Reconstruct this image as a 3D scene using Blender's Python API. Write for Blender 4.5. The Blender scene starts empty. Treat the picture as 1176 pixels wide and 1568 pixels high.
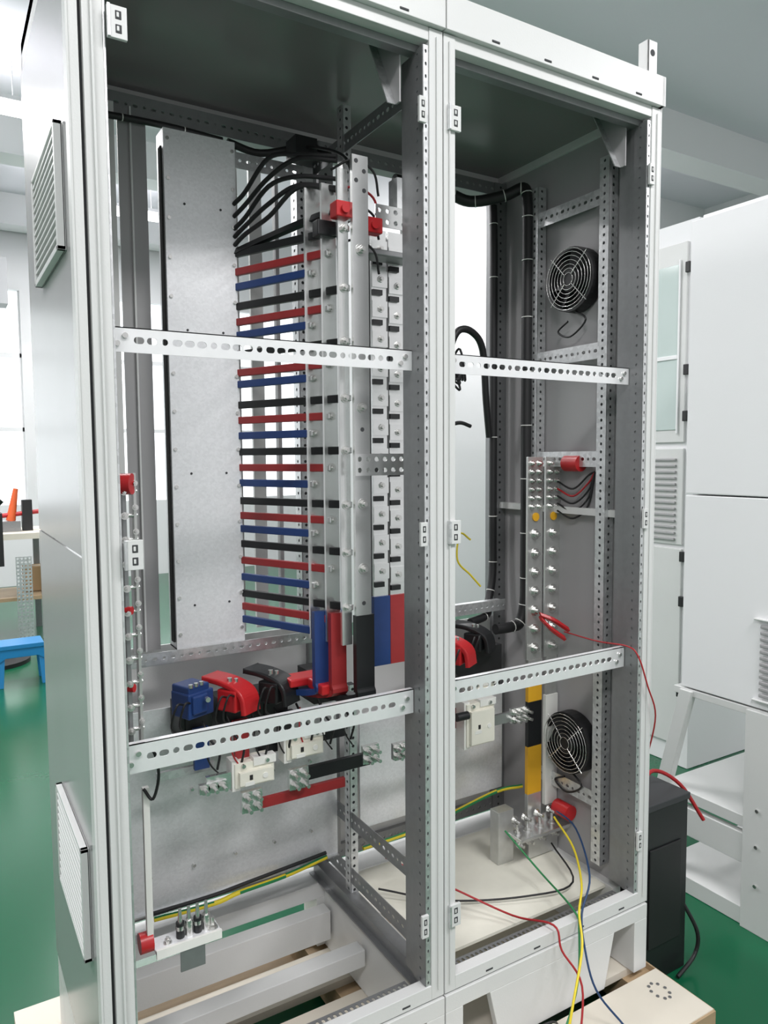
import bpy, math, random
from mathutils import Vector, Matrix
random.seed(7)
B=0.31            # height of cabinet frame above workshop floor
W1=0.7385; W=1.4293; D=0.647; H=2.2
scene=bpy.context.scene
scene.view_settings.view_transform='Standard'
scene.view_settings.exposure=0.0

# ---------------------------------------------------------------- materials
def mat(name,col,rough=.5,metal=0.,noise=0.,nscale=20.,bump=0.,bscale=60.,emit=None,estr=0.,vor=False,spec=.5,stretch=None):
    m=bpy.data.materials.new(name);m.use_nodes=True;nt=m.node_tree;b=nt.nodes['Principled BSDF']
    b.inputs['Base Color'].default_value=(*col,1);b.inputs['Roughness'].default_value=rough;b.inputs['Metallic'].default_value=metal
    b.inputs['Specular IOR Level'].default_value=spec
    tc=nt.nodes.new('ShaderNodeTexCoord')
    src=tc.outputs['Object']
    if stretch:
        mp=nt.nodes.new('ShaderNodeMapping');mp.inputs['Scale'].default_value=stretch;nt.links.new(src,mp.inputs[0]);src=mp.outputs[0]
    if noise>0:
        if vor:
            n=nt.nodes.new('ShaderNodeTexVoronoi');n.inputs['Scale'].default_value=nscale
            nt.links.new(src,n.inputs['Vector'])
            sp=nt.nodes.new('ShaderNodeSeparateColor');nt.links.new(n.outputs['Color'],sp.inputs[0]);fac=sp.outputs[0]
        else:
            n=nt.nodes.new('ShaderNodeTexNoise');n.inputs['Scale'].default_value=nscale;n.inputs['Detail'].default_value=4
            nt.links.new(src,n.inputs['Vector']);fac=n.outputs['Fac']
        r=nt.nodes.new('ShaderNodeMapRange');r.inputs['To Min'].default_value=1-noise;r.inputs['To Max'].default_value=1+noise
        nt.links.new(fac,r.inputs['Value'])
        mx=nt.nodes.new('ShaderNodeVectorMath');mx.operation='SCALE';mx.inputs[0].default_value=col
        nt.links.new(r.outputs[0],mx.inputs['Scale']);nt.links.new(mx.outputs[0],b.inputs['Base Color'])
    if bump>0:
        n2=nt.nodes.new('ShaderNodeTexNoise');n2.inputs['Scale'].default_value=bscale;nt.links.new(src,n2.inputs['Vector'])
        bp=nt.nodes.new('ShaderNodeBump');bp.inputs['Strength'].default_value=bump;bp.inputs['Distance'].default_value=.01
        nt.links.new(n2.outputs['Fac'],bp.inputs['Height']);nt.links.new(bp.outputs[0],b.inputs['Normal'])
    if emit:
        b.inputs['Emission Color'].default_value=(*emit,1);b.inputs['Emission Strength'].default_value=estr
    return m
PAINT=mat('painted_steel_light_grey',(.65,.655,.645),.34,0,.03,6,.03,250)
PAINTD=mat('painted_steel_shaded_grey',(.36,.355,.36),.42,0,.05,5)  # darker copy of the frame paint, interior shade put into its colour
ROOFG=mat('roof_underside_shade_grey',(.25,.23,.235),.25,0,.08,3)  # underside shade put into the colour, tinted against green floor bounce
SHEET=mat('side_sheet_grey',(.43,.43,.43),.26,.3,.06,3)
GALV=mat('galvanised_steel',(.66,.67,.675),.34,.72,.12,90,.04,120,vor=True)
GALVL=mat('galvanised_bright_sheet',(.82,.83,.845),.38,.35,.045,190,.03,160,vor=True)
BARM=mat('crossbar_bright_zinc',(.84,.845,.85),.32,.35,.04,60)
GALVD=mat('galvanised_dull_and_shaded',(.27,.275,.28),.38,.6,.12,60)  # dull zinc; on the inner posts its dark tone stands in for shade
NEUT=mat('neutral_bar_metal',(.56,.565,.55),.33,.7,.12,50)
DARK=mat('dark_recess',(.04,.042,.045),.7)
TIN=mat('tinned_copper',(.78,.79,.78),.22,.88,.08,30)
BOLT=mat('zinc_bolt',(.68,.68,.66),.26,.9,.08,50)
RED=mat('red_heatshrink',(.30,.024,.026),.42,0,.15,40)
BLUE=mat('blue_heatshrink',(.015,.045,.17),.42,0,.15,40)
BLACK=mat('black_heatshrink',(.010,.011,.012),.40,0,.15,40)
RUB=mat('black_rubber',(.012,.012,.013),.5)
REDP=mat('red_plastic',(.50,.018,.022),.35,0,.06,20)
WHP=mat('white_plastic',(.78,.78,.74),.35,0,.05,25)
CREAM=mat('cream_plastic',(.77,.755,.66),.45,0,.05,30)
YEL=mat('yellow_sleeve',(.70,.37,.02),.45,0,.06,30)
YW=mat('yellow_wire',(.78,.62,.03),.45);GW=mat('green_wire',(.02,.22,.07),.45);BW=mat('blue_wire',(.01,.045,.13),.45);RW=mat('red_wire',(.38,.015,.02),.45)
FLOORM=mat('green_epoxy_floor',(.006,.098,.043),.22,0,.18,1.3,.02,30,spec=.35)
WALLM=mat('white_wall_paint',(.80,.80,.81),.7,0,.02,2)
CEILM=mat('ceiling_paint',(.78,.77,.82),.8,0,.03,.6)
BEAMM=mat('beam_grey_paint',(.36,.37,.38),.7,0,.05,2)
WOOD=mat('pallet_plywood',(.42,.30,.18),.6,0,.22,9,.05,60,stretch=(1,6,6))
WOODP=mat('pallet_top_paint',(.68,.63,.54),.6,0,.08,7)
GLOW=mat('daylight_glass',(.9,.95,1),.2,0,emit=(.97,.99,1),estr=1.25)
LAMP=mat('lamp_diffuser',(.9,.9,.9),.4,0,emit=(1,1,1),estr=5)
STOOLM=mat('blue_plastic',(.02,.22,.50),.35,0,.05,10)
ORANGE=mat('orange_plastic',(.70,.12,.03),.4,0,.05,10)
BRUSH=mat('brush_black',(.02,.02,.02),.9,0,.3,80)
GLASS=mat('pane_glass',(.52,.60,.58),.08,0)

# ---------------------------------------------------------------- mesh builder
class MB:
    def __init__(s): s.v=[];s.f=[];s.m=[];s.mats=[];s.sm=[]
    def mi(s,m):
        if m not in s.mats: s.mats.append(m)
        return s.mats.index(m)
    def add(s,vs,fs,m,sm=False):
        o=len(s.v);s.v+= [tuple(v) for v in vs];k=s.mi(m)
        for f in fs: s.f.append([o+i for i in f]);s.m.append(k);s.sm.append(sm)
    def box(s,x0,x1,y0,y1,z0,z1,m):
        vs=[(x,y,z) for x in (x0,x1) for y in (y0,y1) for z in (z0,z1)]
        s.add(vs,[(0,1,3,2),(4,6,7,5),(0,4,5,1),(2,3,7,6),(0,2,6,4),(1,5,7,3)],m)
    def obox(s,c,a,b,d,m):
        c=Vector(c);a=Vector(a);b=Vector(b);d=Vector(d)
        vs=[c+a*i+b*j+d*k for i in (-1,1) for j in (-1,1) for k in (-1,1)]
        s.add(vs,[(0,1,3,2),(4,6,7,5),(0,4,5,1),(2,3,7,6),(0,2,6,4),(1,5,7,3)],m)
    def cyl(s,p0,p1,r,m,n=14,r2=None,sm=True):
        p0=Vector(p0);p1=Vector(p1);d=(p1-p0).normalized();a=d.orthogonal().normalized();b=d.cross(a)
        r2=r if r2 is None else r2
        ring=lambda p,q:[p+a*q*math.cos(2*math.pi*i/n)+b*q*math.sin(2*math.pi*i/n) for i in range(n)]
        vs=ring(p0,r)+ring(p1,r2)
        s.add(vs,[(i,(i+1)%n,n+(i+1)%n,n+i) for i in range(n)],m,sm)
        s.add(ring(p0,r),[tuple(range(n))[::-1]],m);s.add(ring(p1,r2),[tuple(range(n))],m)
    def bolt(s,p,d,r=.008,m=None,L=.014):
        m=m or BOLT;p=Vector(p);d=Vector(d).normalized()
        s.cyl(p,p+d*.002,r*1.45,m,14);s.cyl(p+d*.002,p+d*.009,r,m,6,sm=False);s.cyl(p+d*.009,p+d*(.009+L),r*.55,m,8)
    def quad(s,a,b,c,d,m): s.add([a,b,c,d],[(0,1,2,3)],m)
    def prism(s,poly,d,m):
        n=len(poly);p=[Vector(q) for q in poly];d=Vector(d)
        s.add(p+[q+d for q in p],[tuple(range(n))[::-1],tuple(range(n,2*n))]+[(i,(i+1)%n,n+(i+1)%n,n+i) for i in range(n)],m)
    def perf(s,o,U,V,L,Hh,t,pitch,pat,m,rows=1,n=8,margin=0.):
        """real perforated plate: origin o, along U, height V, thickness t"""
        o=Vector(o);U=Vector(U).normalized();V=Vector(V).normalized();N=U.cross(V)
        P=lambda u,v,k:o+U*u+V*v+N*(t*k)
        if margin>0:
            s.prism([P(0,0,0),P(margin,0,0),P(margin,Hh,0),P(0,Hh,0)],N*t,m)
            s.prism([P(L-margin,0,0),P(L,0,0),P(L,Hh,0),P(L-margin,Hh,0)],N*t,m)
        LL=L-2*margin;nc=max(1,round(LL/pitch));pw=LL/nc;rh=Hh/rows
        for i in range(nc):
            for r in range(rows):
                hw,hh=pat[i%len(pat)]
                u0=margin+i*pw;u1=u0+pw;v0=r*rh;v1=v0+rh;cu=(u0+u1)/2;cv=(v0+v1)/2
                if hw<=0:
                    s.prism([P(u0,v0,0),P(u1,v0,0),P(u1,v1,0),P(u0,v1,0)],N*t,m);continue
                key=[(u1,cv),(u1,v1),(cu,v1),(u0,v1),(u0,cv),(u0,v0),(cu,v0),(u1,v0)]
                out=[];inn=[]
                for k in range(n):
                    q=k/n*8;j=int(q);fr=q-j;a=key[j];b=key[(j+1)%8]
                    out.append((a[0]+(b[0]-a[0])*fr,a[1]+(b[1]-a[1])*fr))
                    an=2*math.pi*k/n;ca=math.cos(an);sa=math.sin(an)
                    rr=min(hw,hh);sx=(hw-rr)*(1 if ca>1e-6 else -1 if ca<-1e-6 else 0);sy=(hh-rr)*(1 if sa>1e-6 else -1 if sa<-1e-6 else 0)
                    inn.append((cu+sx+rr*ca,cv+sy+rr*sa))
                vs=[P(*p,0) for p in out]+[P(*p,0) for p in inn]+[P(*p,1) for p in out]+[P(*p,1) for p in inn]
                fs=[]
                for k in range(n):
                    k2=(k+1)%n
                    fs+=[(k,n+k,n+k2,k2),(2*n+k,2*n+k2,3*n+k2,3*n+k),(n+k,3*n+k,3*n+k2,n+k2)]
                s.add(vs,fs,m)
        a,b,c,d=P(0,0,0),P(L,0,0),P(L,Hh,0),P(0,Hh,0);e=N*t
        s.quad(a,b,b+e,a+e,m);s.quad(b,c,c+e,b+e,m);s.quad(c,d,d+e,c+e,m);s.quad(d,a,a+e,d+e,m)
    def smooth(s,pts,k=6):
        P=[Vector(p) for p in pts]
        if len(P)<3: return P
        P=[P[0]*2-P[1]]+P+[P[-1]*2-P[-2]];out=[]
        for i in range(1,len(P)-2):
            a,b,c,d=P[i-1],P[i],P[i+1],P[i+2]
            for j in range(k):
                t=j/k
                out.append(.5*((2*b)+(c-a)*t+(2*a-5*b+4*c-d)*t*t+(3*b-a-3*c+d)*t**3))
        out.append(P[-2]);return out
    def tube(s,pts,r,m,n=8,k=6,alt=None):
        P=s.smooth(pts,k);rings=[];up=None
        for i,p in enumerate(P):
            d=(P[min(i+1,len(P)-1)]-P[max(i-1,0)]).normalized()
            if up is None: up=d.orthogonal().normalized()
            up=(up-d*up.dot(d)).normalized();b=d.cross(up)
            rings.append([p+up*r*math.cos(2*math.pi*j/n)+b*r*math.sin(2*math.pi*j/n) for j in range(n)])
        for i in range(len(P)-1):
            if alt:   # green stripe running along the sheath
                s.add(rings[i]+rings[i+1],[(j,(j+1)%n,n+(j+1)%n,n+j) for j in range(n) if (j//2+i//6)%3!=0],m,True)
                s.add(rings[i]+rings[i+1],[(j,(j+1)%n,n+(j+1)%n,n+j) for j in range(n) if (j//2+i//6)%3==0],alt,True)
            else: s.add(rings[i]+rings[i+1],[(j,(j+1)%n,n+(j+1)%n,n+j) for j in range(n)],m,True)
        s.add(rings[0],[tuple(range(n))],m);s.add(rings[-1],[tuple(range(n))],m)
    def ribbon(s,pts,wd,w,t,m,k=4,sm=True):
        P=s.smooth(pts,k) if sm else [Vector(p) for p in pts];wd=Vector(wd).normalized();rings=[]
        for i,p in enumerate(P):
            d=(P[min(i+1,len(P)-1)]-P[max(i-1,0)]).normalized();nn=d.cross(wd).normalized()
            rings.append([p+wd*w/2+nn*t/2,p+wd*w/2-nn*t/2,p-wd*w/2-nn*t/2,p-wd*w/2+nn*t/2])
        for i in range(len(P)-1):
            s.add(rings[i]+rings[i+1],[(j,(j+1)%4,4+(j+1)%4,4+j) for j in range(4)],m)
        s.add(rings[0],[(0,1,2,3)],m);s.add(rings[-1],[(3,2,1,0)],m)
    def done(s,name,parent=None,bevel=0.,rel=True):
        me=bpy.data.meshes.new(name)
        dz=B if rel else 0
        xs=[v[0] for v in s.v];ys=[v[1] for v in s.v];zs=[v[2] for v in s.v]
        c=((min(xs)+max(xs))/2,(min(ys)+max(ys))/2,min(zs))
        me.from_pydata([(v[0]-c[0],v[1]-c[1],v[2]-c[2]) for v in s.v],[],s.f)
        for m in s.mats: me.materials.append(m)
        for p,k,q in zip(me.polygons,s.m,s.sm): p.material_index=k;p.use_smooth=q
        me.update()
        ob=bpy.data.objects.new(name,me);scene.collection.objects.link(ob)
        ob.location=(c[0],c[1],c[2]+dz)
        if parent: ob.parent=parent
        if bevel>0:
            bm=ob.modifiers.new('bevel','BEVEL');bm.width=bevel;bm.segments=2;bm.limit_method='ANGLE';bm.angle_limit=math.radians(50)
        return ob
def empty(name):
    e=bpy.data.objects.new(name,None);scene.collection.objects.link(e);e.empty_display_size=.1;return e
X=Vector((1,0,0));Y=Vector((0,1,0));Z=Vector((0,0,1))

# ================================================================ CABINET
cab=empty('switchgear_cabinet')
# --- front frame
f=MB()
bays=[(0.0,W1),(W1+.003,W)]
for bi,(a,b) in enumerate(bays):
    if bi==0:
        f.box(a,a+.016,.004,.05,0,2.125,PAINT); f.box(a+.016,a+.022,.014,.05,0,2.125,DARK)
        f.box(a+.022,a+.036,.001,.04,0,2.125,PAINT); f.box(a+.038,a+.056,.008,.045,0.03,2.1,PAINT)
        f.box(a+.034,a+.038,-.005,.008,0.0,2.125,PAINT);f.box(a+.056,a+.060,.008,.045,0.03,2.1,GALV)
    else:
        f.box(a,a+.030,0,.045,0,2.125,PAINT); f.box(a+.012,a+.015,-.004,0,.02,2.11,PAINT)
    f.box(b-.034,b,0,.045,0,2.125,PAINT); f.box(b-.018,b-.015,-.004,0,.02,2.11,PAINT)
    f.box(a,b,-.012,.03,2.127,2.2,PAINT)
    f.box(a+.03,b-.034,.002,.03,2.10,2.127,PAINT)
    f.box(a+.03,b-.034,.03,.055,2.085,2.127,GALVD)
    f.box(a+.03,b-.034,0,.03,0,.034,PAINT)
    f.box(a+.03,b-.034,.03,.05,.0,.014,PAINT)
    for i in range(4):
        xx=a+.12+i*(b-a-.2)/3.2
        f.box(xx,xx+.022,-.0135,-.011,2.133,2.138,DARK)
        f.box(xx,xx+.022,-.0008,.004,.008,.013,DARK)
f.box(W1,W1+.003,.004,.04,0,2.2,DARK)
f.done('front_frame',cab,.0015)
# --- inner post flanges (perforated)
g=MB()
for bi,(a,b) in enumerate(bays):
    xi=b-.048
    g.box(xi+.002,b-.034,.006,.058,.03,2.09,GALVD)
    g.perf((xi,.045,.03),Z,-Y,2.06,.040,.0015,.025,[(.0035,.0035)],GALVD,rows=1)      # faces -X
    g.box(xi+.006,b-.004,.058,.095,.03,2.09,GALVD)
    g.perf((xi+.001,.003,.03),X,Z,.012,2.06,-.0015,.012,[(.0025,.004)],GALV,rows=82)
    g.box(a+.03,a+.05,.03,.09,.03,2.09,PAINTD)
def vpost(mb,x0,x1,y0,y1,z0,z1,m,faces=('x','y'),pitch=.025):
    mb.box(x0+.003,x1-.001,y0+.003,y1-.001,z0,z1,DARK if m!=PAINT else PAINTD)  # dark core put inside so the holes read as shaded
    if 'x' in faces: mb.perf((x0+.001,y1,z0),Z,-Y,z1-z0,y1-y0,.0015,pitch,[(.0045,.0045)],m)
    if 'y' in faces: mb.perf((x0,y0,z0),X,Z,x1-x0,z1-z0,-.0015,pitch*2,[(.0045,.0045)],m,rows=int((z1-z0)/pitch))
for (x0,x1) in ((.0,.05),(.69,.735),(.742,.787),(1.375,1.425)):
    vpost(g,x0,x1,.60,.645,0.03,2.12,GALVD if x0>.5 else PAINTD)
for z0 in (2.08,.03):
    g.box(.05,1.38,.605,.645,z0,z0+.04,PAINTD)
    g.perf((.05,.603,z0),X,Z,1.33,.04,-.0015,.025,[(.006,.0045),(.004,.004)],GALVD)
g.done('perforated_inner_posts',cab)
# --- roof, sides
r=MB()
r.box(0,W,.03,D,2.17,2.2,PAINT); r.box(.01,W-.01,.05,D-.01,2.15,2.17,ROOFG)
r.box(0.0,W,D-.012,D,2.10,2.17,PAINT)
r.box(0,.012,.0,D,2.127,2.2,PAINT);r.box(W-.012,W+.002,-.012,D,2.127,2.2,PAINT)
r.box(1.375,1.38,.0,.03,2.2,2.285,PAINT);r.box(1.375,1.41,.0,.003,2.2,2.285,PAINT);r.cyl((1.392,.000,2.255),(1.392,-.001,2.255),.008,DARK,14)
r.done('roof',cab,.001)
s=MB()
s.box(-.003,.001,.03,D,0.0,1.066,SHEET);s.box(-.003,.001,.03,D,1.070,2.127,SHEET)
s.box(-.0035,0.0,0.0,.03,0,2.127,PAINT)
s.box(W-.004,W+.001,.02,D,0,2.127,PAINTD);s.box(W,W+.003,.0,D,0,2.127,PAINT)
s.done('side_panels',cab)
q=MB()
for xx in (.665,1.36):
    q.prism([(xx,.055,2.15),(xx,.15,2.15),(xx,.07,1.99),(xx,.055,1.99)],(.004,0,0),PAINTD)
    q.prism([(xx-.02,.15,2.15),(xx,.15,2.15),(xx,.07,1.99),(xx-.02,.07,1.99)],(.0,.003,0),GALV)
q.done('corner_gussets',cab)
h=MB()
def latch(x,z):
    h.box(x-.014,x+.014,-.007,.0,z-.026,z+.026,PAINT)
    for dz in (.004,-.018):
        h.box(x-.005,x+.005,-.0078,-.006,z+dz,z+dz+.014,DARK);h.box(x-.003,x+.001,-.009,-.006,z+dz+.003,z+dz+.011,PAINT)
    h.box(x-.018,x-.013,-.010,.0,z-.026,z+.026,GALV)
def latchn(x,z):
    h.box(x-.009,x+.009,-.007,0,z-.026,z+.026,PAINT)
    for dz in (.004,-.018): h.box(x-.004,x+.004,-.0078,-.006,z+dz,z+dz+.014,DARK);h.box(x-.002,x+.001,-.009,-.006,z+dz+.003,z+dz+.011,PAINT)
for z in (1.955,1.07,.185):
    for x in (.078,.684,.768,1.392):
        if x==.078 and z<.5: continue
        (latchn if x in (.684,1.392) else latch)(x,z)
h.done('hinge_brackets',cab,.0008)
# --- plinth
p=MB()
for (a,b) in bays:
    p.box(a,b,-.004,.035,-.045,-.004,PAINT)
    p.box(a,a+.05,-.004,.09,-.19,-.045,PAINT);p.box(b-.05,b,-.004,.09,-.19,-.045,PAINT)
    p.prism([(a+.13,-.004,-.045),(b-.13,-.004,-.045),(b-.165,-.004,-.19),(a+.165,-.004,-.19)],(0,.02,0),PAINT)
    p.box(a,b,D-.09,D,-.045,0,PAINT);p.box(a,a+.055,D-.09,D,-.19,-.045,PAINT);p.box(b-.055,b,D-.09,D,-.19,-.045,PAINT)
    p.box(a,a+.03,.09,D-.09,-.19,0,PAINT);p.box(b-.03,b,.09,D-.09,-.19,0,PAINT)
p.box(.03,.70,.30,.345,-.10,-.055,PAINT);p.box(.03,.70,.50,.545,-.14,-.055,PAINT)
p.done('plinth',cab,.0015)
# --- base plates/dividers
d=MB()
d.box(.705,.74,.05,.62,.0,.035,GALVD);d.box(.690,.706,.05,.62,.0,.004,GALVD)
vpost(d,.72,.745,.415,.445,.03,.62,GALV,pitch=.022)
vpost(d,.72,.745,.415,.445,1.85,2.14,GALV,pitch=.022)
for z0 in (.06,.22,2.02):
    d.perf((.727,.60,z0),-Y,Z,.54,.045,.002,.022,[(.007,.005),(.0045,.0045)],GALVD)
d.perf((.727,.60,1.86),-Y,Z,.20,.045,.002,.022,[(.007,.005),(.0045,.0045)],GALV)
d.box(.80,1.40,.12,.56,-.012,-.004,CREAM)
d.perf((.78,.052,.006),X,Y,.60,.025,.0015,.014,[(.004,.006)],GALVD)
d.perf((.06,.052,.006),X,Y,.62,.025,.0015,.014,[(.004,.006)],GALVD)
d.done('divider_and_base_rails',cab)
# --- rear lower wall and partitions
w=MB()
w.box(.05,.69,.618,.622,.10,.75,PAINT);w.box(.79,1.38,.618,.622,.07,.70,PAINT)
w.box(.145,.185,.56,.575,.75,2.08,PAINT)
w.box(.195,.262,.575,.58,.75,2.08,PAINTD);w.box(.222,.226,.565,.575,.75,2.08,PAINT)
w.done('rear_panels',cab)
m=MB()
vpost(m,.655,.685,.56,.60,.75,2.08,GALV,pitch=.022)
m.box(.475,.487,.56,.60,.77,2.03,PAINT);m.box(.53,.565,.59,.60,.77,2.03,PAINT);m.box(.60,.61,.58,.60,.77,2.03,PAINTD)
m.perf((.17,.49,.735),X,Z,.51,.03,.002,.022,[(.006,.004),(.004,.004)],GALV)
m.box(.17,.68,.49,.53,.733,.736,GALV)
m.perf((.46,.55,1.98),X,Z,.24,.04,-.002,.022,[(.006,.004),(.004,.004)],GALV)
m.perf((.05,.57,2.06),X,Z,.64,.05,-.002,.022,[(.006,.004),(.004,.004)],GALVD)
vpost(m,1.385,1.42,.13,.165,.05,2.05,GALV,pitch=.022)
vpost(m,1.385,1.42,.41,.44,.62,2.05,GALV,pitch=.022)
for z0 in (1.93,1.51,1.205,.21):
    m.perf((1.40,.42,z0),-Y,Z,.27,.045,.002,.022,[(.007,.005),(.0045,.0045)],GALV)
m.box(1.40,1.428,.10,.62,1.065,1.085,PAINT)
m.box(1.36,1.378,.60,.604,.78,2.06,GALV)
m.box(.95,1.34,.50,.54,.755,.775,GALV);m.perf((.95,.498,.745),X,Z,.39,.035,-.002,.022,[(.006,.004)],GALV)
m.done('internal_mounting_frame',cab)

# ================================================================ crossbars
def crossbar(x0,x1,y,z0,hh):
    b=MB()
    L=x1-x0
    b.perf((x0,y,z0),X,Z,L,hh,-.002,.0232,[(.0092,.0062),(.0092,.0062),(.006,.006),(.0092,.0062)],BARM,n=16,margin=.045)
    b.box(x0,x1,y,y+.014,z0+hh-.002,z0+hh,BARM)
    for (xx,dz) in ((x0+.018,.33),(x0+.032,.66),(x1-.018,.66),(x1-.03,.33)):
        b.cyl((xx,y-.001,z0+hh*dz),(xx,y-.005,z0+hh*dz),.005,BOLT,10)
    b.done('perforated_crossbar')
crossbar(.052,.6895,.048,1.425,.044);crossbar(.052,.6895,.048,.660,.055)
crossbar(.772,1.381,.050,1.425,.044);crossbar(.772,1.381,.050,.660,.055)

# ================================================================ louvre vents on left side
for z0 in (1.595,.315):
    v=MB();y0,y1=.07,.40;h0=.215
    v.box(-.007,-.0035,y0,y1,z0,z0+h0,PAINT)
    n=13
    for i in range(n):
        z=z0+.012+i*(h0-.03)/(n-1)
        v.prism([(-.007,y0+.012,z),(-.017,y0+.012,z-.004),(-.017,y0+.012,z),(-.007,y0+.012,z+.011)],(0,y1-y0-.024,0),PAINT)
    for (ya,yb,za,zb) in ((y0,y0+.01,z0,z0+h0),(y1-.01,y1,z0,z0+h0),(y0,y1,z0+h0-.007,z0+h0),(y0,y1,z0,z0+.007)): v.box(-.018,-.004,ya,yb,za,zb,PAINT)
    v.done('louvre_vent',bevel=.0008)

# ================================================================ white mounting panel
m=MB()
m.box(.283,.460,.498,.502,.762,2.02,GALVL);m.box(.283,.287,.502,.56,.762,2.02,GALVL);m.box(.456,.460,.502,.56,.762,2.02,GALVL)
m.box(.283,.460,.502,.56,.762,.766,GALVL)
for i in range(14):
    z=.80+i*.092
    for x in (.292,.452): m.cyl((x,.498,z),(x,.494,z),.0045,BOLT,8)
for z in (.87,1.2,1.55,1.85):
    for x in (.33,.42): m.cyl((x,.498,z),(x,.4965,z),.003,DARK,8)
m.box(.278,.282,.508,.53,.78,1.98,BRUSH)
m.done('galvanised_mounting_panel')
m=MB()
m.box(.10,.725,.500,.504,.11,.62,GALVL);m.box(.10,.725,.49,.504,.106,.11,GALV)
for i in range(5):
    for z in (.2,.4): m.cyl((.2+i*.11,.50,z),(.2+i*.11,.49,z),.004,BOLT,8)
m.box(.80,1.33,.500,.504,.16,.50,GALVL)
m.done('galvanised_gland_plate')

# ================================================================ busbars
bus=empty('busbar_assembly')
bl=(.552,.285);rd=(.574,.238);bk=(.600,.19)
rows=[('k',1.75),('r',1.704),('b',1.667),('k',1.619),('r',1.58),('b',1.547),('k',1.50),('r',1.453),('b',1.424),('k',1.372),('r',1.333),('b',1.294),('k',1.253),('r',1.213),('b',1.174),('k',1.128),('r',1.09),('b',1.056),('k',1.017),('r',.974),('b',.931),('k',.888),('r',.854),('b',.82)]
fe=MB()
for c,z in rows:
    mt={'k':BLACK,'r':RED,'b':BLUE}[c];t=bk if c=='k' else rd if c=='r' else bl
    st=Vector((.445,.535,z));en=Vector((t[0],t[1],z))
    e=(en-st).normalized();sd=Vector((e.y,-e.x,0))
    mid=(st+en)/2;L=(en-st).length/2
    fe.obox(mid,e*L,sd*.006,Z*.0092,mt)
    fe.obox(st,e*.02,sd*.005,Z*.007,TIN);fe.obox(en,e*.014,sd*.005,Z*.007,TIN)
fe.done('insulated_feeder_busbars',bus,bevel=.002)
rs=MB()
def riser(mb,x,y,z0,z1,w,t,zs,m=TIN,face=-1):
    mb.box(x-w/2,x+w/2,y,y+t,z0,z1,m)
    for z in zs: mb.bolt((x,y,z),(0,-1,0),.0075,L=.005)
riser(rs,bl[0]+.014,bl[1]-.006,.80,1.86,.040,.008,[z for c,z in rows if c=='b'])
riser(rs,rd[0]+.010,rd[1]-.006,.80,1.86,.036,.008,[z for c,z in rows if c=='r'])
riser(rs,bk[0]-.006,bk[1]-.008,.80,1.88,.026,.008,[z for c,z in rows if c=='k'])
riser(rs,.624,.155,.80,1.905,.040,.010,[])
for z in (1.70,1.35,1.13,.98): rs.bolt((.624,.155,z),(0,-1,0),.009,L=.006)
for (dx,z) in ((-.01,1.892),(.01,1.872),(-.01,1.85),(.01,1.83),(0,1.30),(0,.90)): rs.cyl((.624+dx,.155,z),(.624+dx,.1545,z),.005,DARK,12)
for (x,y,mt,w) in ((.560,.250,BLUE,.042),(.585,.215,RED,.040),(.626,.16,BLACK,.048)):
    rs.box(x-w/2,x+w/2,y-.007,y+.009,.69,.872,mt)
    rs.ribbon([(x,y,.70),(x,y+.0,.68),(x-.02,y+.06,.665),(x-.05,y+.16,.66)],(1,0,0),w,.014,mt)
def set2(x,y,mt,off):
    riser(rs,x,y,.80,1.80,.042,.008,[])
    rs.box(x-.024,x+.024,y-.005,y+.012,.70,.88,mt)
    for i in range(12):
        z=.905+off+i*.0735
        rs.box(x-.022,x+.006,y-.008,y+.0,z,z+.013,BLACK);rs.bolt((x+.002,y,z+.04),(0,-1,0),.0085,L=.006)
        rs.box(x-.022,x+.022,y-.005,y+.0,z+.020,z+.060,TIN)
set2(.757,.30,BLUE,0);set2(.806,.30,RED,-.012);
riser(rs,.855,.33,.80,1.86,.02,.008,[])
rs.box(.735,.86,.345,.352,.85,1.80,GALVD)
rs.perf((.60,.145,1.195),X,Z,.20,.05,-.003,.022,[(.006,.006)],TIN,rows=2)
rs.perf((.69,.20,1.775),X,Z,.11,.05,-.003,.022,[(.006,.006)],TIN,rows=2)
rs.box(.80,.86,.28,.32,1.82,1.93,GALV)
rs.done('busbar_risers',bus)
rr=MB()
rr.box(.570,.610,.165,.20,1.77,1.805,REDP);rr.box(.648,.695,.175,.205,1.75,1.785,REDP)
rr.cyl((.590,.165,1.787),(.590,.158,1.787),.010,REDP,12);rr.cyl((.672,.175,1.767),(.672,.168,1.767),.01,REDP,12)
rr.box(.55,.60,.22,.25,1.74,1.775,BLACK)
rr.box(.68,.83,.22,.28,1.715,1.73,GALVD)
rr.done('support_insulators',bus,bevel=.003)
rb=MB()
rb.box(.545,.60,.22,.30,.675,.70,REDP);rb.box(.50,.60,.30,.36,.68,.70,REDP)
rb.done('red_base_cover',bus,bevel=.004)
cb=MB()
for i,(zs,ze,bul) in enumerate([(1.90,1.93,.10),(1.87,1.92,.07),(1.84,1.88,.09),(1.82,1.86,.05),(1.80,1.855,.03)]):
    cb.tube([(.455,.50,zs-.03),(.47,.46,zs-.01),(.50,.38,zs+bul*.5),(.54,.30,ze+.01),(.60,.22,ze-.01)],.0055,RUB)
cb.ribbon([(.45,.52,1.75),(.50,.42,1.77),(.56,.29,1.79),(.60,.22,1.80)],(0.4,.0,1),.016,.012,BLACK)
cb.tube([(.46,.54,2.03),(.46,.54,1.5),(.463,.54,.85)],.008,RUB)
cb.tube([(.62,.5,2.04),(.64,.4,2.01),(.66,.3,1.96),(.63,.2,1.88)],.004,RUB)
cb.tube([(.46,.55,2.04),(.55,.55,2.03),(.66,.5,2.05),(.70,.45,2.02)],.01,RUB)
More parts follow.
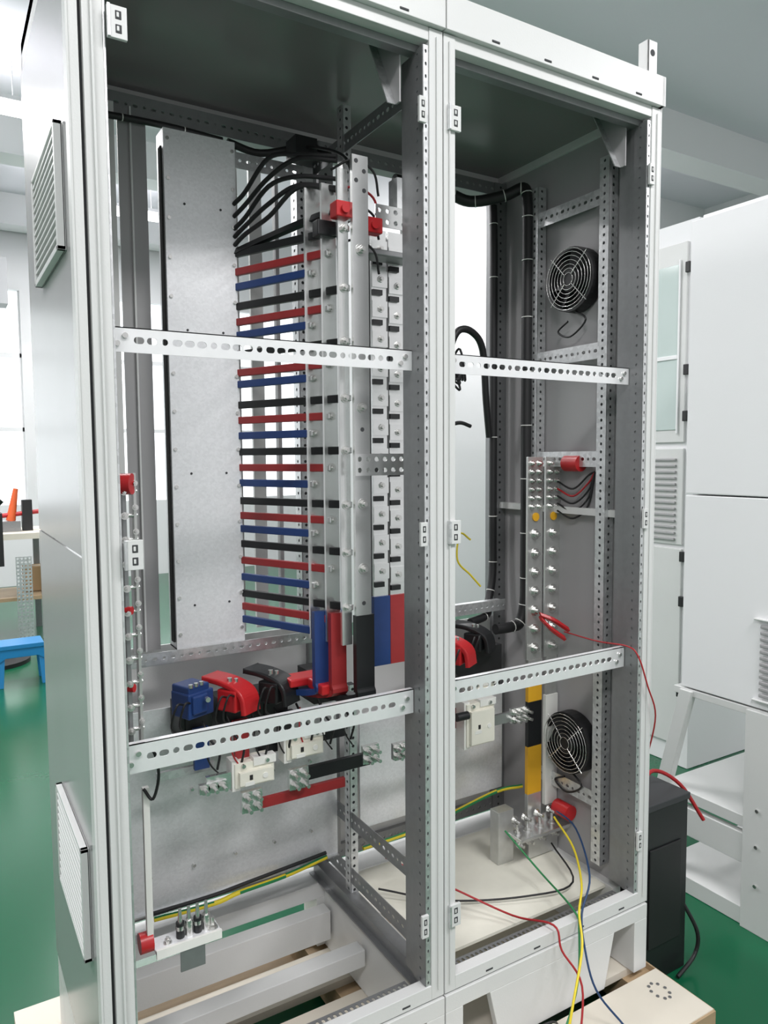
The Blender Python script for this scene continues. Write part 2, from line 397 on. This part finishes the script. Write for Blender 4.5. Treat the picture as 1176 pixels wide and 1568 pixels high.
for z in (1.84,1.80,1.72,1.90): cb.tube([(.60,.25,z),(.64,.22,z+.02),(.69,.21,z),(.71,.22,z-.05)],.003,RW if z==1.84 else RUB)
cb.box(.60,.66,.44,.50,2.0,2.05,BLACK)
cb.done('wiring_loom',bus)

# ================================================================ lower left terminals
def shroud(name,x,y,z,mt,kind=0):
    b=MB()
    if kind==0:      # boxy, ribbed
        b.obox((x,y,z-.005),(.034,.014,0),(-.012,.03,0),(0,0,.030),mt)
        b.obox((x-.004,y+.0,z+.030),(.028,.012,0),(-.012,.028,0),(0,0,.010),mt)
        b.obox((x+.006,y-.034,z-.002),(.020,.008,0),(-.002,.006,0),(0,0,.022),mt)
        for i in (-1,0,1): b.cyl((x+i*.014,y-.03+i*.006,z+.038),(x+i*.014,y-.03+i*.006,z+.046),.005,BOLT,8)
        b.cyl((x+.02,y-.045,z+.01),(x+.02,y-.055,z+.01),.006,BOLT,8)
    else:            # folded flat sleeve over the terminal block
        b.ribbon([(x-.038,y+.06,z+.030),(x-.012,y+.02,z+.026),(x+.014,y-.01,z+.012),(x+.026,y-.028,z-.008),(x+.029,y-.034,z-.045)],(.86,.5,0),.060,.014,mt,k=5)
        b.obox((x+.004,y+.004,z-.016),(.028,.015,0),(-.014,.024,0),(0,0,.026),mt)
        b.cyl((x-.01,y+.0,z+.024),(x-.01,y-.0,z+.036),.006,BOLT,8);b.cyl((x+.006,y-.0,z+.020),(x+.006,y-.0,z+.032),.005,BOLT,8)
    for o in (0,.018):
        b.tube([(x-.01-o,y-.03,z+.0),(x-.035-o,y-.06,z+.01),(x-.045-o,y-.05,z-.04),(x-.02-o,y-.03,z-.07)],.0025,RUB)
    b.done(name,bevel=.004)
shroud('blue_cable_shroud',.275,.35,.680,BLUE)
shroud('red_cable_shroud',.375,.35,.680,REDP,1)
shroud('black_cable_shroud',.475,.34,.686,BLACK,1)
shroud('red_cable_shroud',1.04,.36,.69,REDP,1)
shroud('black_cable_shroud',1.16,.42,.70,BLACK,1)
def ctblock(x,y,z,w=.10,hh=.06,name='current_transformer'):
    b=MB()
    b.box(x-w/2,x+w/2,y,y+.05,z-hh/2,z+hh/2,CREAM)
    b.box(x-w/2+.008,x+w/2-.008,y-.012,y,z-hh/2+.008,z+hh/2-.02,CREAM)
    b.box(x-w/2-.006,x-w/2+.014,y+.005,y+.045,z-hh/2-.008,z+hh/2+.006,WHP)
    b.box(x-.004,x+w/2+.004,y-.004,y+.02,z+hh/2-.012,z+hh/2+.008,WHP)
    b.box(x-.018,x-.010,y-.0135,y-.011,z-.010,z+.002,BRUSH)
    b.box(x-.03,x-.006,y-.0128,y-.0118,z-.024,z-.014,WHP)
    b.cyl((x+.022,y-.012,z-.006),(x+.022,y-.014,z-.006),.007,WHP,14)
    b.cyl((x+.03,y-.004,z+hh/2-.002),(x+.03,y-.010,z+hh/2-.002),.005,BOLT,8)
    b.cyl((x-.03,y-.001,z+hh/2-.006),(x-.03,y-.008,z+hh/2-.006),.005,BOLT,8)
    b.done(name,bevel=.003)
ctblock(.42,.34,.475);ctblock(.555,.34,.515);ctblock(1.115,.34,.462,.10,.125)
ctblock(1.19,.42,.53,.08,.045)
tb=MB()
def boltgroup(x,y,z,nx,nz,sp=.026,pl=True):
    if pl: tb.box(x-sp*nx/2,x+sp*nx/2,y,y+.012,z-sp*nz/2,z+sp*nz/2,TIN)
    for i in range(nx):
        for j in range(nz): tb.bolt((x+(i-(nx-1)/2)*sp,y,z+(j-(nz-1)/2)*sp),(0,-1,0),.009,L=.02)
tb.box(.56,.74,.335,.347,.425,.458,BLACK);tb.box(.43,.67,.345,.357,.378,.402,RED)
tb.box(.30,.36,.34,.352,.45,.49,TIN)
tb.box(.20,.34,.40,.41,.48,.50,GALV);tb.box(.45,.70,.40,.41,.49,.52,BLACK)
boltgroup(.408,.33,.41,2,2);boltgroup(.53,.325,.44,2,2);boltgroup(.74,.33,.455,2,2,.024);boltgroup(.315,.335,.465,3,1,.022)
boltgroup(.85,.36,.43,2,2,.022);boltgroup(1.275,.35,.455,3,2,.022)
tb.box(.84,1.02,.37,.382,.40,.43,BLACK);tb.box(.98,1.07,.395,.40,.44,.50,RED)
tb.box(1.16,1.27,.35,.36,.44,.47,TIN)
tb.cyl((1.02,.33,.50),(1.06,.33,.50),.012,BLACK,12)
for i in range(7):
    x=.30+i*.06
    tb.tube([(x,.36,.62),(x+.01,.33,.58),(x+.03,.33,.55),(x+.03,.35,.50)],.003,RUB)
    tb.tube([(x+.02,.38,.60),(x+.0,.34,.56),(x+.01,.34,.52),(x+.04,.36,.48)],.002,RW if i%3==1 else RUB)
for (x,mt) in ((.30,BLACK),(.40,BLACK),(.50,BLACK)):
    tb.box(x-.04,x+.035,.40,.49,.56,.645,mt);tb.box(x-.03,x+.025,.395,.40,.58,.62,RUB)
# incoming links between shrouds and transformers
for (x,mt) in ((.30,BLUE),(.40,RED),(.52,BLACK)):
    tb.box(x-.018,x+.018,.37,.382,.50,.60,mt)
tb.box(.60,.68,.38,.48,.60,.68,RUB);tb.box(1.0,1.26,.42,.49,.56,.66,RUB)
tb.done('bolted_busbar_terminals')

# ================================================================ left ladder bar + lower bracket
lb=MB()
lb.box(.084,.091,.115,.135,.64,1.21,GALVD);lb.box(.106,.111,.12,.14,.64,1.21,NEUT)
for i in range(12):
    z=.67+i*.046;lb.cyl((.082,.125,z),(.113,.125,z),.0042,BOLT,8)
    lb.bolt((.0875,.115,z),(0,-1,0),.005,L=.004);lb.bolt((.1085,.12,z+.015),(0,-1,0),.004,L=.003)
lb.cyl((.078,.125,1.19),(.102,.11,1.19),.020,REDP,16)
lb.cyl((.085,.12,.95),(.095,.112,.95),.008,REDP,10);lb.cyl((.085,.12,.80),(.095,.112,.80),.008,REDP,10)
lb.box(.104,.116,.11,.122,.27,.60,WHP)
lb.tube([(.10,.11,.66),(.12,.09,.68),(.13,.09,.63),(.12,.1,.58),(.105,.11,.6)],.003,RUB)
lb.cyl((.09,.12,.285),(.115,.12,.285),.020,REDP,14)
lb.done('earth_busbar_with_terminals')
lk=MB()
lk.box(.118,.25,.10,.15,.262,.268,GALVL);lk.box(.165,.215,.10,.104,.21,.266,GALVD);lk.box(.118,.25,.098,.104,.254,.272,WHP)
for i in range(4):
    x=.172+i*.018;lk.cyl((x,.125,.268),(x,.125,.30),.0085,BOLT if i%2 else BLACK,12);lk.cyl((x,.125,.30),(x,.125,.328),.005,BOLT,8,.003);lk.cyl((x,.125,.285),(x,.125,.293),.0095,BOLT,6)
lk.bolt((.237,.12,.268),(0,0,1),.008);lk.bolt((.145,.12,.268),(0,0,1),.006,L=.004)
lk.done('cable_terminal_bracket')

# ================================================================ neutral bars right bay
nb=MB()
for x in (1.325,1.397):
    nb.box(x-.030,x+.030,.345,.353,.62,1.235,NEUT)
    for i in range(7):
        z=.655+i*.058
        nb.bolt((x,.345,z),(0,-1,0),.0115,L=.010)
    for j in range(6):
        for dx in (-.014,.014): nb.bolt((x+dx,.345,1.085+j*.026),(0,-1,0),.0065,L=.006)
    nb.cyl((x,.344,1.055),(x,.341,1.055),.013,YEL,14)
for (z0,z1,mt) in ((.56,.62,NEUT),(.49,.56,YEL),(.35,.49,BLACK),(.20,.35,YEL),(.10,.20,NEUT)):
    nb.box(1.300,1.355,.342,.356,z0,z1,mt)
nb.box(1.372,1.422,.342,.356,.15,.50,WHP);nb.box(1.375,1.420,.345,.353,.50,.62,NEUT)
nb.box(1.30,1.42,.335,.345,.10,.13,TIN);nb.box(1.22,1.42,.28,.34,.095,.105,TIN);nb.box(1.20,1.26,.36,.40,-.004,.16,NEUT)
nb.box(1.30,1.42,.335,.345,-.0,.10,NEUT)
for x in (1.24,1.28,1.33,1.38): nb.bolt((x,.32,.105),(0,0,1),.009,L=.02);nb.bolt((x,.335,.14),(0,-1,0),.009,L=.02);nb.bolt((x+.02,.335,.06),(0,-1,0),.009,L=.014)
nb.cyl((1.405,.30,1.215),(1.405,.24,1.215),.024,REDP,16);nb.cyl((1.40,.32,.15),(1.40,.26,.15),.024,REDP,16)
for i in range(5):
    z=1.16-i*.022
    nb.tube([(1.40,.33,z),(1.405,.27,z-.02),(1.415,.22,z+.02),(1.42,.2,1.19)],.003,RUB if i!=1 else RW)
nb.done('neutral_busbar_set',bevel=.001)

# ================================================================ fans
for (fy,fz) in ((.268,1.745),(.262,.375)):
    fn=MB();x=1.424;R=.088
    n=32
    for i in range(n):
        a0=2*math.pi*i/n;a1=2*math.pi*(i+1)/n
        P=lambda r,a,xx:(xx,fy+r*math.cos(a),fz+r*math.sin(a))
        fn.add([P(R+.004,a0,x-.045),P(R+.004,a1,x-.045),P(R+.004,a1,x-.004),P(R+.004,a0,x-.004)],[(0,1,2,3)],RUB,True)
        fn.add([P(R-.004,a0,x-.045),P(R-.004,a1,x-.045),P(R-.004,a1,x-.004),P(R-.004,a0,x-.004)],[(3,2,1,0)],RUB,True)
        fn.add([P(R-.004,a0,x-.045),P(R-.004,a1,x-.045),P(R+.004,a1,x-.045),P(R+.004,a0,x-.045)],[(0,1,2,3)],RUB)
    fn.cyl((x-.006,fy,fz),(x-.004,fy,fz),R,DARK,32)
    fn.cyl((x-.05,fy,fz),(x-.006,fy,fz),.034,RUB,24)
    for i in range(7):
        a=2*math.pi*i/7
        c=Vector((x-.025,fy+.058*math.cos(a),fz+.058*math.sin(a)))
        rad=Vector((0,math.cos(a),math.sin(a)));tan=Vector((0,-math.sin(a),math.cos(a)))
        fn.obox(c,rad*.026,(tan*.02+X*.012),X*.001,RUB)
    for rr_ in (.018,.030,.042,.054,.066,.077,.087):
        pts=[(x-.052,fy+rr_*math.cos(2*math.pi*i/28),fz+rr_*math.sin(2*math.pi*i/28)) for i in range(29)]
        fn.tube(pts,.0011,BOLT,n=5,k=1)
    for i in range(4):
        a=math.pi/4+math.pi/2*i
        fn.cyl((x-.053,fy+.018*math.cos(a),fz+.018*math.sin(a)),(x-.05,fy+.098*math.cos(a),fz+.098*math.sin(a)),.0016,BOLT,5)
    fn.tube([(x-.03,fy,fz-.085),(x-.03,fy-.05,fz-.12),(x-.03,fy+.01,fz-.16),(x-.03,fy+.06,fz-.14),(x-.03,fy+.02,fz-.115)],.003,RUB)
    fn.done('cooling_fan')

# ================================================================ cable bundles
cc=MB()
def bundle(pts,r=.009,ties=True):
    cc.tube(pts,r,RUB,n=10)
    P=cc.smooth(pts,6)
    if ties:
        for i in range(3,len(P)-3,5):
            dd_=(P[i+1]-P[i]).normalized();cc.cyl(P[i]-dd_*.0012,P[i]+dd_*.0012,r*1.1,WHP,10)
bundle([(.98,.58,2.05),(1.15,.58,2.05),(1.25,.57,2.03),(1.33,.50,2.04),(1.375,.465,2.06),(1.380,.450,2.02),(1.380,.448,1.9),(1.380,.448,1.7),(1.380,.448,1.5),(1.380,.448,1.3),(1.380,.448,1.1),(1.380,.448,.9),(1.380,.45,.78),(1.36,.45,.71),(1.32,.45,.70),(1.26,.45,.70)],.017)
bundle([(1.36,.59,2.04),(1.355,.58,1.9),(1.355,.58,1.6),(1.355,.58,1.3),(1.355,.58,1.0),(1.35,.575,.85),(1.32,.56,.76),(1.28,.52,.73),(1.2,.5,.72)],.013)
bundle([(1.14,.54,1.50),(1.14,.52,1.57),(1.17,.52,1.62),(1.22,.52,1.62),(1.27,.53,1.57),(1.30,.55,1.42),(1.33,.57,1.30)],.011,False)
for i in range(7):
    cc.tube([(1.13+.01*i,.54,1.50),(1.12+.01*i,.5,1.47),(1.16,.5,1.44+.02*i),(1.15,.53,1.53)],.0035,RUB)
cc.tube([(1.2,.5,.98),(1.16,.5,1.0),(1.15,.5,.92),(1.2,.5,.87),(1.24,.5,.83)],.003,YW)
cc.tube([(1.11,.5,1.33),(1.16,.5,1.34),(1.2,.5,1.33)],.006,RUB)
bundle([(.10,.55,2.04),(.3,.56,2.05),(.45,.56,2.045)],.008)
cc.done('black_cable_bundle')
yg=MB()
yg.tube([(.20,.47,.105),(.35,.465,.10),(.42,.47,.105),(.55,.47,.11),(.68,.48,.12)],.006,YW,alt=GW)
yg.tube([(.20,.475,.118),(.35,.472,.118),(.45,.475,.122),(.68,.485,.13)],.005,RUB)
yg.tube([(.78,.45,.13),(.95,.45,.135),(1.08,.45,.15),(1.25,.43,.19),(1.33,.40,.20)],.006,YW,alt=GW)
yg.done('earth_cable')

# ================================================================ loose test leads
def lead(pts,mt,r=.0028,name='loose_test_lead'):
    t=MB();t.tube(pts,r,mt,n=7);t.done(name)
lead([(1.37,.30,.13),(1.33,.18,.10),(1.24,.06,.08),(1.17,.0,.052),(1.13,-.05,.0),(1.05,-.1,-.08),(.99,-.13,-.17),(.94,-.16,-.184)],YW,.0032)
lead([(1.38,.31,.15),(1.36,.2,.14),(1.26,.05,.10),(1.18,.0,.048),(1.16,-.03,-.02),(1.15,-.08,-.1),(1.2,-.13,-.184)],BW)
lead([(.80,.36,.14),(.95,.25,.06),(1.05,.12,.02),(1.08,0,.05),(1.08,-.03,0),(1.10,-.08,-.07),(1.04,-.13,-.184)],RW)
lead([(.80,.40,.03),(.95,.28,.01),(1.15,.18,.01),(1.30,.15,.02),(1.36,.3,.05)],RUB)
lead([(1.20,.33,.12),(1.22,.2,.05),(1.17,.02,.05),(1.15,-.02,.02),(1.10,-.06,-.1),(.98,-.1,-.18),(.92,-.05,-.184)],GW)
lead([(1.0,-.05,-.18),(.93,-.08,-.12),(.98,-.1,-.1),(1.02,-.08,-.15),(.95,-.12,-.184)],RUB)
lead([(1.385,.28,.71),(1.375,.14,.712),(1.37,.03,.722),(1.375,-.004,.70),(1.40,-.015,.62),(1.438,-.012,.53),(1.46,.03,.40),(1.48,.08,.28),(1.51,.12,.245)],RW,.0022)
lead([(1.51,.10,.26),(1.60,.12,.29),(1.70,.10,.23),(1.76,.06,.12)],RW,.006)
cl=MB()
cl.ribbon([(1.33,.325,.76),(1.36,.30,.745),(1.40,.28,.715)],(0,.6,.8),.014,.012,REDP)
cl.ribbon([(1.33,.325,.75),(1.35,.30,.72),(1.385,.28,.69)],(0,.6,.8),.014,.012,REDP)
cl.cyl((1.345,.33,.755),(1.345,.31,.735),.006,BOLT,8)
cl.done('alligator_clip',bevel=.002)

# ================================================================ pallet
pl=MB();zt=-.192
pl.box(-.10,1.45,-.20,-.02,zt-.02,zt,WOODP)
for y in (.02,.20,.40,.60): pl.box(-.10,1.45,y,y+.14,zt-.02,zt,WOODP)
for x in (-.10,.66,1.36): pl.box(x,x+.09,-.195,.74,zt-.10,zt-.02,WOOD)
for y in (-.19,.28,.64): pl.box(-.10,1.45,y,y+.1,-.309,zt-.10,WOOD)
pl.box(-.10,1.452,-.206,-.2,-.309,zt-.003,WOOD);pl.box(1.45,1.455,-.2,.74,-.309,zt-.003,WOOD)
for i in range(9): 
    a=i*.7;pl.cyl((1.385+.022*math.cos(a),-.085+.03*math.sin(a),zt),(1.385+.022*math.cos(a),-.085+.03*math.sin(a),zt+.002),.0045,GALVD,10)
pl.done('wooden_pallet')

# ================================================================ room
CZ=4.3+B
rm=MB();rm.box(-6,8.2,-5,9,-.1,0,FLOORM);rm.done('floor',rel=False)
c=MB();c.box(-6,8.2,-5,9,CZ,CZ+.1,CEILM);c.done('ceiling',rel=False)
wb=MB();
wb.box(-6,8.2,8.8,9.0,0,1.0,WALLM);wb.box(-6,8.2,8.8,9.0,3.6,CZ,WALLM)
for x in (-6,-3.6,-1.6,.75,2.9,5):
    wb.box(x,x+.35,8.8,9,1,3.6,WALLM)
wb.done('wall_back',rel=False)
for i,(x0,x1) in enumerate(((-5.65,-3.6),(-3.25,-1.6),(-1.25,.75),(1.10,2.9),(3.25,5))):
    wn=MB();wn.box(x0,x1,8.9,8.92,1,3.6,GLOW)  # panes made taller so the view behind the left bay turns white
    for k in range(4): wn.box(x0+(x1-x0)*k/3-.02,x0+(x1-x0)*k/3+.02,8.86,8.9,1,3.6,WALLM)
    for zz in (1.9,2.8): wn.box(x0,x1,8.86,8.9,zz,zz+.05,WALLM)
    wn.done('window_%d'%(i+1),rel=False)
w2=MB();w2.box(8.15,8.25,-5,4.75,0,CZ,WALLM);w2.done('wall_right',rel=False)
w3=MB();w3.box(2.9,8.2,4.75,4.9,0,CZ,WALLM);w3.done('wall_partition',rel=False)
bm=MB()
for y in (3.2,6.2,8.4): bm.box(-6,8.1 if y<4 else 2.8,y,y+.3,CZ-.35,CZ,WALLM)
bm.done('ceiling_beam',rel=False)
du=MB();du.box(-5.9,.55,7.9,8.2,2.95+B,3.45+B,BEAMM)
for x in (-5,-3,-1,.3): du.box(x,x+.04,8.03,8.07,3.45+B,CZ,BEAMM)
du.done('air_duct',rel=False)
lamps=[(-1.5,-2.5),(1.2,-2.2),(4.6,-2.6),(-1.7,1.2),(.6,2.4),(4.6,3.9),(0,5),(-2,5.2),(1.5,7)]  # the one near the partition is added to brighten that wall
for i,(x,y) in enumerate(lamps):
    l=MB();l.box(x-.6,x+.6,y-.08,y+.08,CZ-.48,CZ-.43,LAMP);l.box(x-.62,x+.62,y-.10,y+.10,CZ-.43,CZ-.40,WALLM)
    l.cyl((x-.4,y,CZ-.40),(x-.4,y,CZ),.005,GALV,6);l.cyl((x+.4,y,CZ-.40),(x+.4,y,CZ),.005,GALV,6)
    l.done('fluorescent_ceiling_lamp',rel=False)
    la=bpy.data.lights.new('lamp_light','AREA');la.shape='RECTANGLE';la.size=1.3;la.size_y=.5;la.energy=88 if y<0 else 62;la.color=(1,.98,.985)
    lo=bpy.data.objects.new('lamp_light',la);lo.location=(x,y,CZ-.5);scene.collection.objects.link(lo)
    lu=bpy.data.lights.new('added_ceiling_uplight','AREA');lu.shape='RECTANGLE';lu.size=1.6;lu.size_y=.6;lu.energy=13;lu.color=(.98,.96,1)  # unseen upward light added to brighten the ceiling
    lo=bpy.data.objects.new('added_ceiling_uplight',lu);lo.location=(x,y,CZ-.38);lo.rotation_euler=(math.pi,0,0);scene.collection.objects.link(lo)

# ---- plastic stool
st=MB();sx,sy=.24,4.35;zb=-B
st.box(sx-.14,sx+.14,sy-.11,sy+.11,.26+zb,.29+zb,STOOLM)
for i in (-1,1):
    for j in (-1,1):
        st.prism([(sx+i*.10,sy+j*.08,.265+zb),(sx+i*.14,sy+j*.08,.265+zb),(sx+i*.165,sy+j*.11,zb),(sx+i*.12,sy+j*.11,zb)],(0,.03*-j,0),STOOLM)
for j in (-1,1):
    st.prism([(sx-.14,sy+j*.10,.265+zb),(sx+.14,sy+j*.10,.265+zb),(sx+.145,sy+j*.10,.17+zb),(sx+.10,sy+j*.10,.20+zb),(sx-.10,sy+j*.10,.20+zb),(sx-.145,sy+j*.10,.17+zb)],(0,.006,0),STOOLM)
st.done('plastic_stool',bevel=.008)
b=MB();zb=-B
b.box(-1.6,.62,5.6,6.3,.88+zb,.93+zb,WOODP);b.box(-1.55,.57,5.65,6.25,.35+zb,.38+zb,WOOD)
for x in (-1.55,.53):
    for y in (5.65,6.2): b.box(x,x+.05,y,y+.05,zb,.88+zb,GALVD)
b.done('workbench')
b=MB();b.box(.25,.40,5.8,6.0,.931+zb,1.02+zb,GALVD);b.cyl((.33,5.9,1.02+zb),(.38,5.9,1.30+zb),.04,ORANGE,12,.02);b.cyl((.2,5.9,1.06+zb),(.62,5.9,1.10+zb),.02,REDP,10);b.cyl((.22,5.9,.931+zb),(.22,5.9,1.38+zb),.025,REDP,10);b.box(.42,.50,5.85,5.95,.931+zb,1.2+zb,RUB);b.done('bench_press_tool')
b=MB();b.cyl((.10,5.0,zb),(.10,5.0,.03+zb),.26,RUB,28);b.cyl((.10,5.0,.03+zb),(.10,5.0,.75+zb),.03,RUB,12);b.box(.04,.2,4.9,5.1,.75+zb,1.15+zb,RUB);b.cyl((.1,5,1.15+zb),(.2,5,1.25+zb),.03,RUB);b.done('pedestal_stand')
b=MB();b.perf((.32,5.45,.0+zb),X,Z,.12,.75,-.01,.03,[(.009,.009)],GALV,rows=24);b.box(.32,.44,5.45,5.5,zb,zb+.01,GALV);b.done('perforated_steel_leg')
b=MB();b.box(.42,.60,5.9,6.1,.385+zb,.6+zb,mat('cardboard',(.42,.27,.14),.8));b.box(.42,.60,5.99,6.01,.6+zb,.602+zb,CREAM);b.done('cardboard_box',bevel=.003)

# ---- right hand cabinets
b=MB()
b.box(2.0,2.06,-.45,.33,1.105,2.02,WALLM);b.box(2.0,2.06,-.45,.33,.43,1.10,WALLM);b.box(2.06,2.62,-.45,.33,.43,2.05,WALLM)
b.box(1.985,2.0,-.32,.06,.455,.462,PAINT);b.box(1.985,2.0,-.32,.06,.715,.722,PAINT)
for i in range(12): b.box(1.99,2.0,-.30,.04,.47+i*.02,.482+i*.02,PAINTD)
b.done('white_cabinet',bevel=.003)
b=MB()
b.box(1.99,2.02,-.02,.08,-.31,.42,PAINT)
b.prism([(1.99,.28,.42),(1.99,.33,.42),(1.99,.42,.05),(1.99,.37,.05)],(.03,0,0),PAINT)
b.prism([(1.99,.37,.05),(1.99,.42,.05),(1.99,.42,-.31),(1.99,.37,-.31)],(.03,0,0),PAINT)
b.box(2.0,2.6,.05,.40,.02,.06,PAINT);b.box(2.0,2.6,.0,.36,.40,.425,PAINT);b.box(2.55,2.6,.0,.4,-.31,.42,PAINTD)
b.box(2.0,2.03,-.45,.42,-.10,.0,PAINT);b.box(2.0,2.6,-.45,.42,-.309,-.25,PAINT)
for z in (-.15,-.02,.1): b.cyl((1.99,.03,z),(1.985,.03,z),.006,BOLT,8)
b.done('sheet_metal_stand',bevel=.002)
b=MB()
b.box(2.9,3.5,.96,1.9,-.309,2.35,WALLM)
for z0,z1 in ((-.2,.78),(.80,1.27),(1.3,2.25)): b.box(2.885,2.9,1.01,1.55,z0,z1,PAINT)
b.box(2.88,2.886,1.05,1.44,1.36,2.15,GLASS)
b.box(2.874,2.88,1.04,1.05,1.34,2.17,WALLM);b.box(2.874,2.886,1.05,1.44,1.70,1.72,WALLM)
for i in range(14): b.box(2.872,2.885,1.045,1.30,.82+i*.03,.832+i*.03,PAINTD)
for z in (.05,.5,.72,1.40,1.62,2.1): b.box(2.868,2.885,.985,1.01,z,z+.05,RUB)
b.done('glazed_door_cabinet',bevel=.003)
b=MB()
b.box(1.475,1.67,.05,.45,-.309,.215,BLACK);b.box(1.47,1.675,.045,.455,.215,.235,DARK)
b.box(1.50,1.53,.08,.12,.235,.26,REDP);b.box(1.52,1.62,.2,.24,.235,.25,RUB);b.box(1.50,1.64,.045,.05,-.2,.1,RUB)
b.tube([(1.66,.06,-.1),(1.70,.03,-.2),(1.69,.03,-.27),(1.6,.02,-.3)],.006,RUB)
b.done('battery_pack',bevel=.006)

# ================================================================ world + camera
wd=bpy.data.worlds.new('world');scene.world=wd;wd.use_nodes=True
bg=wd.node_tree.nodes['Background'];bg.inputs[0].default_value=(.98,.98,1,1);bg.inputs[1].default_value=.72
f_,yaw,pit,rol=1137.67,.5419,.0729,-.0072
F=Vector((math.sin(yaw)*math.cos(pit),math.cos(yaw)*math.cos(pit),-math.sin(pit)))
R0=Vector((math.cos(yaw),-math.sin(yaw),0));U0=R0.cross(F)
R2=R0*math.cos(rol)+U0*math.sin(rol);U2=-R0*math.sin(rol)+U0*math.cos(rol)
cd=bpy.data.cameras.new('camera');co=bpy.data.objects.new('camera',cd);scene.collection.objects.link(co)
M=Matrix((R2,U2,-F)).transposed().to_4x4();M.translation=Vector((-.2125,-1.3275,1.2356+B));co.matrix_world=M
cd.sensor_fit='HORIZONTAL';cd.sensor_width=36;cd.lens=36*f_/1176;cd.clip_start=.02
scene.camera=co
